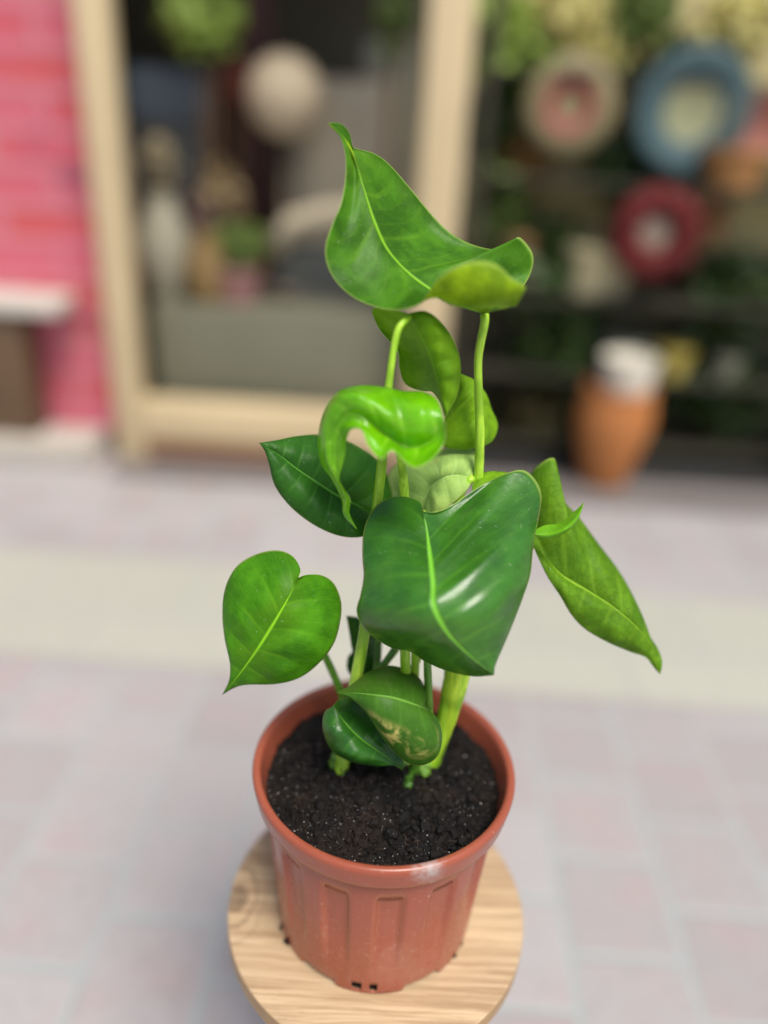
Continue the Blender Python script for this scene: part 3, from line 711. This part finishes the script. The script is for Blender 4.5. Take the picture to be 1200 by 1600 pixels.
# ------------------------------------------------------------------ the plant
plant = empty('monstera_plant', (0, 0.0, SOIL_Z + .006), 'young monstera with glossy heart shaped leaves growing in the terracotta pot', 'plant')
DV = -FWD
NU, NV = 24, 120
def surf(name, mid, le, ri, mats, lb=(0, 0), rb=(0, 0), lmid=None, rmid=None, idx=False, under=False, wave=.0012, quilt=.0007, nvq=7, seed=0, label=None, flip=None, NV=NV):
    P = lambda L: [at(*p) for p in L]
    Mi, Le, Ri = (catmull(P(L), NV + 1, idx) for L in (mid, le, ri))
    cv = lambda L, pts: catmull(P(pts), NV + 1, True) if pts else None
    Lm = cv(0, lmid); Rm = cv(0, rmid)
    verts = []; uvs = []
    for j in range(NV + 1):
        v = j / NV
        lm = Lm[j] if Lm else (Mi[j] + Le[j]) / 2 + DV * lerpl(lb, v)
        rm = Rm[j] if Rm else (Mi[j] + Ri[j]) / 2 + DV * lerpl(rb, v)
        for i in range(-NU, NU + 1):
            t = abs(i) / NU; m_, e = (lm, Le[j]) if i < 0 else (rm, Ri[j])
            p = Mi[j] * ((1 - t) * (1 - 2 * t)) + m_ * (4 * t * (1 - t)) + e * (t * (2 * t - 1))
            env = math.sin(math.pi * v) * min(1, t * 2)
            ph = v * nvq - .55 * t ** 1.6 + (.37 if i > 0 else 0) + .16 * (noise.noise(p * 45) * .5)
            q_ = abs(ph - math.floor(ph) - .5); p = p + DV * quilt * (min(1, t * 3) * (1 - t * .6)) * math.sin(math.pi * min(v * 1.15, 1)) * (-math.exp(-(q_ / .13) ** 2))
            p = p + DV * env * wave * (noise.noise(Vector((t * 2.2 * (1 if i < 0 else -1), v * 7, seed * 3.7))) * 2.2)
            verts.append(p); uvs.append(((i + NU) / (2 * NU), v))
    W = 2 * NU + 1; faces = []
    for j in range(NV):
        for i in range(W - 1): faces.append((j * W + i, j * W + i + 1, (j + 1) * W + i + 1, (j + 1) * W + i))
    # orientation
    s = 0
    for q in faces[::7]:
        a, b, c, d = (verts[k] for k in q); nn = (c - a).cross(d - b); s += nn.dot(CAM - a)
    want = -1 if under else 1
    if flip is not None: want = flip
    if s * want < 0: faces = [q[::-1] for q in faces]
    o = mesh(name, verts, faces, mats, plant, True, uvs=uvs)
    bm = bmesh.new(); bm.from_mesh(o.data); bmesh.ops.remove_doubles(bm, verts=bm.verts, dist=1e-6); bmesh.ops.dissolve_degenerate(bm, edges=bm.edges, dist=1e-7); bm.to_mesh(o.data); bm.free()
    s_ = o.modifiers.new('solid', 'SOLIDIFY'); s_.thickness = .00045; s_.offset = -1; s_.material_offset = 1; s_.material_offset_rim = 2; s_.use_quality_normals = True
    if label: o['label'] = label
    return o

def soil_pt(px, py):
    p = atz(px, py, SOIL_Z + .010); return p
def stem(name, pts, rpx, mat, root=None, label=None, flat=1.0, n=40):
    P = [at(*p) for p in pts]
    if root:
        s = soil_pt(*root); P += [s, s + Vector((0, .0, -.02))]
    n = max(n, 6 * len(P)); Q = catmull(P, n)
    rads = [lerpl(list(rpx), i / (n - 1)) * depth(Q[i]) / 1200 for i in range(n)]
    rads = [r * (1 + .05 * noise.noise(Vector((i * .35, rpx[0], 0)))) for i, r in enumerate(rads)]
    m_ = MB(); m_.tube(Q, rads, 16, flat=flat); o = m_.build(name, mat, plant)
    if label: o['label'] = label
    return o

# material sets
m_top = leaf_mats('leaf_top', (.062, .215, .010), (.28, .50, .008), nv=6, mott=.32, gloss=.42, latv=.34, spec=.20, vein=(.26, .56, .03), veinw=.8, trans=.36)
m_bright = leaf_mats('leaf_bright', (.17, .56, .004), (.30, .56, .006), vein=(.55, .88, .08), nv=7, mott=.22, gloss=.22, latv=.45, trans=.40, rib=.25, spec=.5, coat=.35)
m_dark = leaf_mats('leaf_dark', (.036, .165, .010), (.09, .2, .02), vein=(.18, .52, .03), nv=7, mott=.24, gloss=.33, latv=.26, spec=.55, coat=.3, trans=.2)
m_mid = leaf_mats('leaf_mid', (.068, .28, .007), (.1, .22, .02), vein=(.26, .62, .02), nv=6, mott=.28, gloss=.44, latv=.32, spec=.20, trans=.3)
m_back = leaf_mats('leaf_back', (.030, .145, .012), (.08, .18, .02), vein=(.11, .34, .04), nv=8, mott=.2, gloss=.45, latv=.45, spec=.25)
m_und = leaf_mats('leaf_underside', (.09, .30, .010), (.21, .48, .012), nv=6, mott=.2, gloss=.40, und_net=.05, trans=.42, vein=(.24, .46, .02), rib=.6, latv=.4)
m_pale = leaf_mats('leaf_pale', (.12, .30, .03), (.42, .68, .17), vein=(.54, .76, .28), nv=7, mott=.12, gloss=.40, und_net=.04, trans=.3, latv=.5, qb=.4)
m_olive = leaf_mats('leaf_olive', (.07, .24, .008), (.13, .32, .012), nv=6, mott=.2, gloss=.40, und_net=.4, trans=.38, vein=(.26, .46, .03), rib=.9, latv=.45)
m_small = leaf_mats('leaf_small_dark', (.026, .135, .012), (.09, .2, .02), vein=(.14, .42, .03), nv=4, mott=.24, gloss=.32, latv=.25, spec=.5, trans=.2, qb=.25)
m_lobe = leaf_mats('leaf_lobe_bright', (.20, .56, .02), (.26, .50, .03), nv=2, latv=0, mott=.15, gloss=.3, trans=.4, rib=.3, qb=0)
m_patch = leaf_mats('leaf_patched', (.055, .18, .014), (.1, .2, .03), vein=(.16, .36, .05), nv=5, mott=.2, gloss=.40, patch=((.62, .55, .16), .66, .86, 34), latv=.3, spec=.25)

# tallest leaf, a bowl with its near lobe curled up
surf('leaf',
 [(757, 490, .08), (720, 478, .085), (690, 463, .09), (668, 450, .095), (635, 425, .10), (605, 390, .105), (585, 345, .11), (570, 300, .12), (556, 255, .13), (540, 222, .14), (513, 193, .14)],
 [(757, 490, .08), (775, 480, .06), (790, 473, .05), (803, 478, .045), (815, 462, .04), (820, 447, .035), (800, 436, .03), (780, 417, .03), (760, 409, .03), (735, 409, .03), (705, 420, .03), (683, 437, .035), (668, 458, .04), (655, 474, .045), (630, 482, .05), (600, 481, .055), (560, 468, .06), (530, 445, .07), (512, 415, .075), (509, 385, .08), (520, 350, .09), (533, 320, .1), (540, 280, .115), (540, 243, .13), (533, 218, .138), (524, 205, .142), (513, 193, .14)],
 [(757, 490, .08), (790, 470, .11), (815, 450, .12), (830, 425, .13), (833, 400, .13), (822, 380, .13), (808, 370, .13), (803, 383, .14), (785, 390, .15), (760, 388, .155), (730, 378, .16), (700, 360, .165), (670, 330, .17), (640, 293, .17), (610, 258, .165), (585, 240, .16), (558, 233, .155), (551, 229, .150), (547, 210, .148), (537, 196, .146), (524, 191, .143), (513, 193, .14)],
 m_top, rb=(-.0, -.006, -.012, -.014, -.012, -.006, 0),
 lmid=[(757, 490, .08), (790, 480, .055), (768, 476, .042), (735, 478, .036), (700, 470, .042), (655, 458, .06), (600, 450, .075), (560, 420, .085), (545, 370, .095), (550, 320, .11), (552, 260, .13), (540, 220, .14), (513, 193, .14)],
 nvq=6, seed=1, label='tallest leaf, cupped with its near lobe curled up')
# drooping folded leaf below it
surf('leaf', [(638, 490, .065), (652, 512, .06), (667, 540, .055), (678, 570, .052), (687, 605, .05), (697, 650, .05)],
 [(638, 490, .065), (610, 482, .085), (582, 482, .095), (590, 510, .1), (605, 530, .1), (621, 548, .1), (624, 575, .1), (632, 598, .1), (650, 608, .1), (668, 603, .09), (685, 620, .07), (697, 650, .05)],
 [(638, 490, .065), (665, 487, .06), (690, 505, .06), (708, 530, .062), (718, 560, .065), (719, 590, .065), (713, 620, .06), (697, 650, .05)],
 m_und, rb=(.0, .010, .012, 0), lb=(0, -.022, -.022, 0), nvq=6, under=True, seed=2, label='light green drooping leaf folded along its rib')
surf('leaf', [(718, 583, .1), (735, 600, .1), (752, 625, .1), (762, 660, .1), (768, 690, .1)],
 [(718, 583, .1), (712, 620, .1), (693, 660, .09), (688, 693, .09), (715, 702, .085), (740, 701, .085), (755, 697, .09), (768, 690, .1)],
 [(718, 583, .1), (740, 594, .115), (757, 612, .12), (768, 640, .12), (777, 662, .12), (774, 680, .11), (768, 690, .1)],
 m_und, lb=(0, .01, .01, 0), under=True, seed=3)
# shiny curled leaf
surf('leaf',
 [(694, 655, .0), (681, 682, .000), (657, 698, .002), (632, 697, .004), (612, 686, .004), (592, 670, .006), (570, 652, .006), (545, 646, .006), (528, 664, .008), (518, 692, .010), (518, 722, .010), (526, 748, .010), (541, 778, .008), (543, 803, .008), (558, 828, .01)],
 [(694, 655, .0), (683, 624, .02), (660, 611, .03), (630, 611, .034), (605, 605, .034), (580, 601, .034), (553, 603, .034), (528, 613, .034), (508, 638, .034), (497, 680, .034), (500, 722, .03), (518, 750, .02), (533, 780, .015), (537, 805, .012), (558, 828, .01)],
 [(694, 655, .0), (694, 690, -.008), (674, 719, -.022), (645, 730, -.028), (614, 704, -.020), (595, 716, -.028), (576, 696, -.020), (566, 673, -.010), (549, 672, .0), (541, 690, .006), (539, 715, .010), (531, 750, .010), (547, 780, .010), (546, 802, .01), (558, 828, .01)],
 m_bright, lb=(0, .018, .020, .020, .014, .006, 0, 0), rb=(0, .0, -.003, -.002, .002, 0, 0), nvq=7, quilt=.0009, idx=True, seed=4, label='shiny bright green leaf curled over with a twisted hanging tip', NV=150, wave=.0035)
# left back dark leaf
surf('leaf', [(588, 803, .075), (560, 790, .07), (530, 776, .065), (500, 757, .06), (465, 733, .06), (435, 710, .06), (405, 692, .06)],
 [(588, 803, .075), (606, 800, .085), (613, 775, .1), (605, 742, .11), (590, 718, .11), (565, 700, .11), (535, 686, .105), (500, 679, .1), (465, 681, .085), (435, 687, .07), (405, 692, .06)],
 [(588, 803, .075), (594, 820, .055), (580, 834, .045), (555, 840, .04), (525, 836, .04), (490, 820, .04), (455, 793, .045), (430, 760, .05), (420, 725, .055), (414, 706, .06), (405, 692, .06)],
 m_back, lb=(0, .01, .012, 0), rb=(0, .008, .01, 0), nvq=8, seed=5, label='dark green leaf pointing left behind the stems')
# pale underside leaf in the middle
surf('leaf', [(740, 745, .07), (715, 742, .07), (690, 748, .072), (668, 770, .08), (655, 830, .08)],
 [(740, 745, .07), (743, 728, .085), (740, 704, .1), (715, 698, .11), (685, 704, .115), (655, 712, .12), (625, 722, .12), (608, 740, .12), (608, 770, .115), (620, 800, .11), (655, 830, .08)],
 [(740, 745, .07), (730, 765, .06), (710, 785, .055), (690, 800, .055), (670, 820, .06), (655, 830, .08)],
 m_pale, lb=(0, .018, .012, 0), rb=(0, .006, 0), quilt=.00025, under=True, seed=6, label='pale silvery underside of a leaf between the two stems')
surf('leaf', [(742, 750, .065), (770, 752, .06), (800, 765, .055), (830, 790, .05)],
 [(742, 750, .065), (750, 740, .075), (775, 737, .08), (800, 742, .08), (820, 760, .07), (830, 790, .05)],
 [(742, 750, .065), (738, 765, .055), (750, 785, .05), (790, 795, .045), (830, 790, .05)],
 m_und, under=True, seed=7, wave=.001)
# big front leaf
surf('leaf',
 [(661, 799, .016), (667, 830, .002), (672, 870, -.022), (676, 915, -.046), (678, 950, -.062), (700, 990, -.066), (735, 1025, -.064), (772, 1055, -.060)],
 [(661, 799, .016), (656, 784, .026), (635, 776, .034), (610, 777, .036), (585, 793, .032), (569, 825, .020), (566, 865, .002), (568, 900, -.012), (563, 930, -.022), (557, 955, -.028), (567, 980, -.026), (590, 1000, -.022), (615, 1014, -.020), (640, 1018, -.022), (665, 1034, -.030), (700, 1049, -.040), (740, 1057, -.050), (772, 1055, -.060)],
 [(661, 799, .016), (682, 800, .022), (708, 789, .034), (742, 765, .048), (778, 745, .058), (813, 734, .062), (833, 744, .060), (846, 770, .050), (843, 805, .034), (833, 850, .014), (829, 895, -.006), (818, 932, -.018), (800, 978, -.034), (783, 1018, -.048), (774, 1040, -.056), (772, 1055, -.060)],
 m_dark, lb=(0, .002, .002, .006, .010, .010, .004, 0), rb=(0, -.006, -.008, -.002, .012, .018, .012, .004, 0), seed=8, wave=.0022, label='largest leaf, dark and glossy, hanging in front of the stems')
# right leaf, seen from beneath
surf('leaf', [(832, 850, .06), (850, 870, .052), (882, 903, .045), (920, 925, .04), (960, 950, .035), (1000, 985, .03), (1020, 1015, .03), (1031, 1053, .025)],
 [(832, 850, .06), (820, 800, .09), (828, 745, .1), (848, 722, .1), (866, 717, .1), (868, 745, .1), (878, 780, .1), (905, 810, .095), (935, 850, .09), (965, 890, .08), (990, 935, .07), (1010, 985, .055), (1028, 1015, .04), (1034, 1035, .03), (1031, 1053, .025)],
 [(832, 850, .06), (840, 870, .045), (855, 900, .04), (875, 930, .035), (893, 960, .03), (915, 983, .03), (950, 1003, .03), (985, 1018, .03), (1008, 1026, .028), (1020, 1040, .027), (1031, 1053, .025)],
 m_olive, lb=(0, .010, .014, .010, 0), rb=(0, .006, .006, 0), under=True, nvq=6, seed=9, label='long leaf on the right showing its olive underside')
surf('leaf_lobe', [(826, 834, .03), (858, 831, .03), (882, 821, .03), (898, 807, .032), (913, 785, .035)],
 [(826, 834, .03), (850, 821, .04), (875, 817, .04), (893, 803, .038), (913, 785, .035)],
 [(826, 834, .03), (855, 842, .03), (884, 832, .03), (903, 812, .032), (913, 785, .035)],
 m_lobe, lb=(0, .0, 0), rb=(0, .005, 0), quilt=0, seed=10, wave=.0, label='bright curled lobe crossing the right leaf')
# left heart leaf
surf('leaf', [(466, 903, .0), (450, 935, -.010), (430, 970, -.018), (405, 1010, -.022), (380, 1045, -.02), (362, 1068, -.018), (347, 1086, -.015)],
 [(466, 903, .0), (469, 888, .012), (456, 868, .022), (432, 860, .026), (400, 866, .026), (370, 885, .022), (352, 918, .014), (347, 960, .004), (351, 1000, -.004), (359, 1035, -.01), (358, 1062, -.013), (347, 1086, -.015)],
 [(466, 903, .0), (480, 898, .012), (503, 899, .02), (522, 912, .02), (533, 940, .014), (532, 970, .006), (522, 1005, -.002), (500, 1035, -.008), (470, 1058, -.012), (430, 1069, -.014), (385, 1070, -.014), (364, 1076, -.014), (347, 1086, -.015)],
 m_mid, lb=(0, .008, .010, .006, 0), rb=(0, .008, .010, .004, 0), nvq=6, seed=11, wave=.0015, label='mid green heart shaped leaf at far left')
# small leaf with yellow patches
surf('leaf', [(674, 1112, -.03), (650, 1101, -.042), (620, 1091, -.048), (590, 1086, -.048), (560, 1083, -.042), (525, 1082, -.035)],
 [(674, 1112, -.03), (664, 1100, -.018), (667, 1084, -.008), (656, 1060, .002), (635, 1046, .008), (605, 1040, .008), (575, 1050, -.004), (548, 1070, -.02), (525, 1082, -.035)],
 [(674, 1112, -.03), (685, 1125, -.036), (691, 1150, -.044), (685, 1180, -.050), (665, 1195, -.052), (640, 1193, -.052), (615, 1175, -.052), (595, 1150, -.050), (575, 1118, -.045), (555, 1096, -.04), (540, 1088, -.037), (525, 1082, -.035)],
 m_patch, lb=(0, .006, .006, 0), rb=(0, .010, .012, .008, 0), nvq=5, quilt=.0004, seed=12, label='small leaf with yellowish patches low over the soil')
surf('leaf', [(522, 1103, -.02), (540, 1130, -.03), (565, 1155, -.034), (600, 1180, -.036), (630, 1204, -.036)],
 [(522, 1103, -.02), (508, 1112, -.018), (504, 1135, -.026), (512, 1162, -.032), (530, 1182, -.036), (560, 1194, -.038), (595, 1197, -.038), (618, 1195, -.036), (630, 1204, -.036)],
 [(522, 1103, -.02), (530, 1092, -.005), (550, 1088, 0), (575, 1100, 0), (600, 1130, -.01), (620, 1165, -.02), (630, 1185, -.03), (630, 1204, -.036)],
 m_small, lb=(0, .010, .012, .004, 0), rb=(0, .006, .006, 0), quilt=.0002, seed=13, label='small dark leaf lying lowest, half under the patched leaf')
# dim leaf behind the stems
surf('leaf', [(541, 962, .05), (556, 985, .05), (566, 1015, .045), (575, 1055, .04)],
 [(541, 962, .05), (546, 990, .05), (550, 1015, .045), (560, 1040, .04), (575, 1055, .04)],
 [(541, 962, .05), (562, 966, .06), (582, 985, .06), (594, 1015, .06), (592, 1040, .05), (575, 1055, .04)],
 m_back, rb=(0, .008, 0), seed=14)
surf('leaf', [(552, 1017, .055), (556, 1035, .05), (566, 1052, .05), (582, 1068, .045)],
 [(552, 1017, .055), (543, 1028, .055), (543, 1048, .05), (556, 1062, .05), (582, 1068, .045)],
 [(552, 1017, .055), (570, 1020, .06), (585, 1040, .055), (582, 1068, .045)], m_back, seed=15)

# stems
stem('petiole', [(641, 494, .062), (632, 502, .055), (623, 513, .05), (616, 540, .048), (609, 590, .045), (602, 650, .04), (596, 730, .046), (588, 800, .050), (579, 900, .030), (571, 975, .012), (562, 1030, .006), (552, 1085, .004), (542, 1150, .008)], (5, 6, 7.5, 8, 8, 8.5, 9.5, 10, 11, 11), STEM, root=(533, 1205))
stem('petiole', [(622, 700, .015), (628, 730, .026), (632, 780, .040), (633, 900, .026), (633, 1020, .004), (634, 1060, .004), (636, 1130, .01)], (6, 7.5, 8, 8, 8, 9, 9), STEM, root=(640, 1195))
stem('petiole', [(757, 491, .08), (757, 505, .08), (751, 535, .078), (747, 565, .076), (748, 620, .074), (750, 680, .072), (748, 740, .07), (744, 850, .055), (736, 950, .035), (724, 1010, .028), (712, 1060, .024)], (7, 6.5, 7, 7.5, 7.5, 7.5, 8, 9, 10), STEM)
stem('petiole', [(741, 746, .068), (728, 757, .066), (716, 785, .06), (706, 850, .05), (702, 950, .035), (703, 1040, .02), (700, 1090, .016)], (6, 8, 8.5, 9, 9), STEM)
stem('leaf_sheath', [(727, 960, .02), (722, 1000, .018), (715, 1050, .014), (704, 1100, .010), (694, 1150, .010), (686, 1185, .014)], (10, 17, 20.5, 19, 14, 8, 4, 3), STEM_F, root=(684, 1197), label='broad yellow green sheath at the base of the main stem', flat=.55)
stem('petiole', [(714, 1010, .02), (708, 1050, .016), (698, 1100, .012), (688, 1150, .012)], (8, 11, 12, 12, 11), STEM, root=(672, 1200))
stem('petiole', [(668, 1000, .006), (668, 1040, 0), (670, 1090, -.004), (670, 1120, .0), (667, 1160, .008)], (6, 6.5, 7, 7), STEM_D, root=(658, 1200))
stem('petiole', [(662, 1000, .02), (652, 1030, .016), (640, 1060, .012), (622, 1120, .012)], (6, 6.5, 7), STEM, root=(608, 1190))
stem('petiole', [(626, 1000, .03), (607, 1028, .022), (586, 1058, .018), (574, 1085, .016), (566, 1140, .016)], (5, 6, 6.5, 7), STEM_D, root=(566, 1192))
stem('petiole', [(636, 990, .036), (618, 1016, .03), (598, 1042, .026), (585, 1070, .022), (582, 1140, .02)], (5, 6, 6.5, 7), STEM, root=(586, 1194))
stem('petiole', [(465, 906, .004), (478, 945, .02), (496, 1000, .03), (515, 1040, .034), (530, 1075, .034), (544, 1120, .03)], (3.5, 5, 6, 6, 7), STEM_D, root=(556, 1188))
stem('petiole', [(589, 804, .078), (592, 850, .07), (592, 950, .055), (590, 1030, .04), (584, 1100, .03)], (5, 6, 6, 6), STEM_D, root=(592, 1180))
stem('petiole', [(832, 852, .062), (805, 880, .058), (770, 930, .05), (738, 1000, .036), (716, 1060, .026), (702, 1110, .02)], (5, 6, 7, 8), STEM, root=(680, 1190))
stem('petiole', [(661, 800, .018), (660, 830, .022), (655, 900, .020), (650, 1000, .012), (646, 1080, .012)], (5, 7, 7, 7), STEM, root=(630, 1192))
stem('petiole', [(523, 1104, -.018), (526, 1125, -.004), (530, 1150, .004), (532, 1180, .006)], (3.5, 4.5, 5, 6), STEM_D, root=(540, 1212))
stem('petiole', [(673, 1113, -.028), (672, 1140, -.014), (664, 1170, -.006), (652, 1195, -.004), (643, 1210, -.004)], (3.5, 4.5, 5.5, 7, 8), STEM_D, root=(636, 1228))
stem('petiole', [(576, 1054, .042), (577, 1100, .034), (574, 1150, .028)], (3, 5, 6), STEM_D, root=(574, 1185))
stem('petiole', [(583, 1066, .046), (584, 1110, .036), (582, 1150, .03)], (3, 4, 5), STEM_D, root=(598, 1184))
stem('petiole', [(745, 752, .066), (742, 775, .06), (728, 820, .054)], (3, 5, 6), STEM)
# knobbly bases where the stems leave the soil
def nub(px, py, r, mat, seed, sq=(1, 1, 1.4)):
    p = soil_pt(px, py); m_ = MB(); m_.blob(p + Vector((0, 0, .004)), r, 3, .25, sq=sq, seed=seed); m_.build('stem_base', mat, plant)
NUB = NT('mottled_base'); _o = NUB.obj()
_c = NUB.mix(NUB.ss(NUB.noise(_o, 220, 4, .7), .5, .6), (.20, .42, .05), (.035, .05, .012))
NUBM = NUB.done(NUB.pbr(Base_Color=_c, Roughness=.5, Normal=NUB.bump(NUB.noise(_o, 300, 3), .5, .001)))
nub(525, 1196, .0060, NUBM, 1, (1, 1, 1.9)); nub(660, 1205, .0085, NUBM, 2, (1.1, .9, 1.1)); nub(590, 1194, .0065, NUBM, 3, (1.6, .8, 1)); nub(632, 1198, .0055, NUBM, 4)
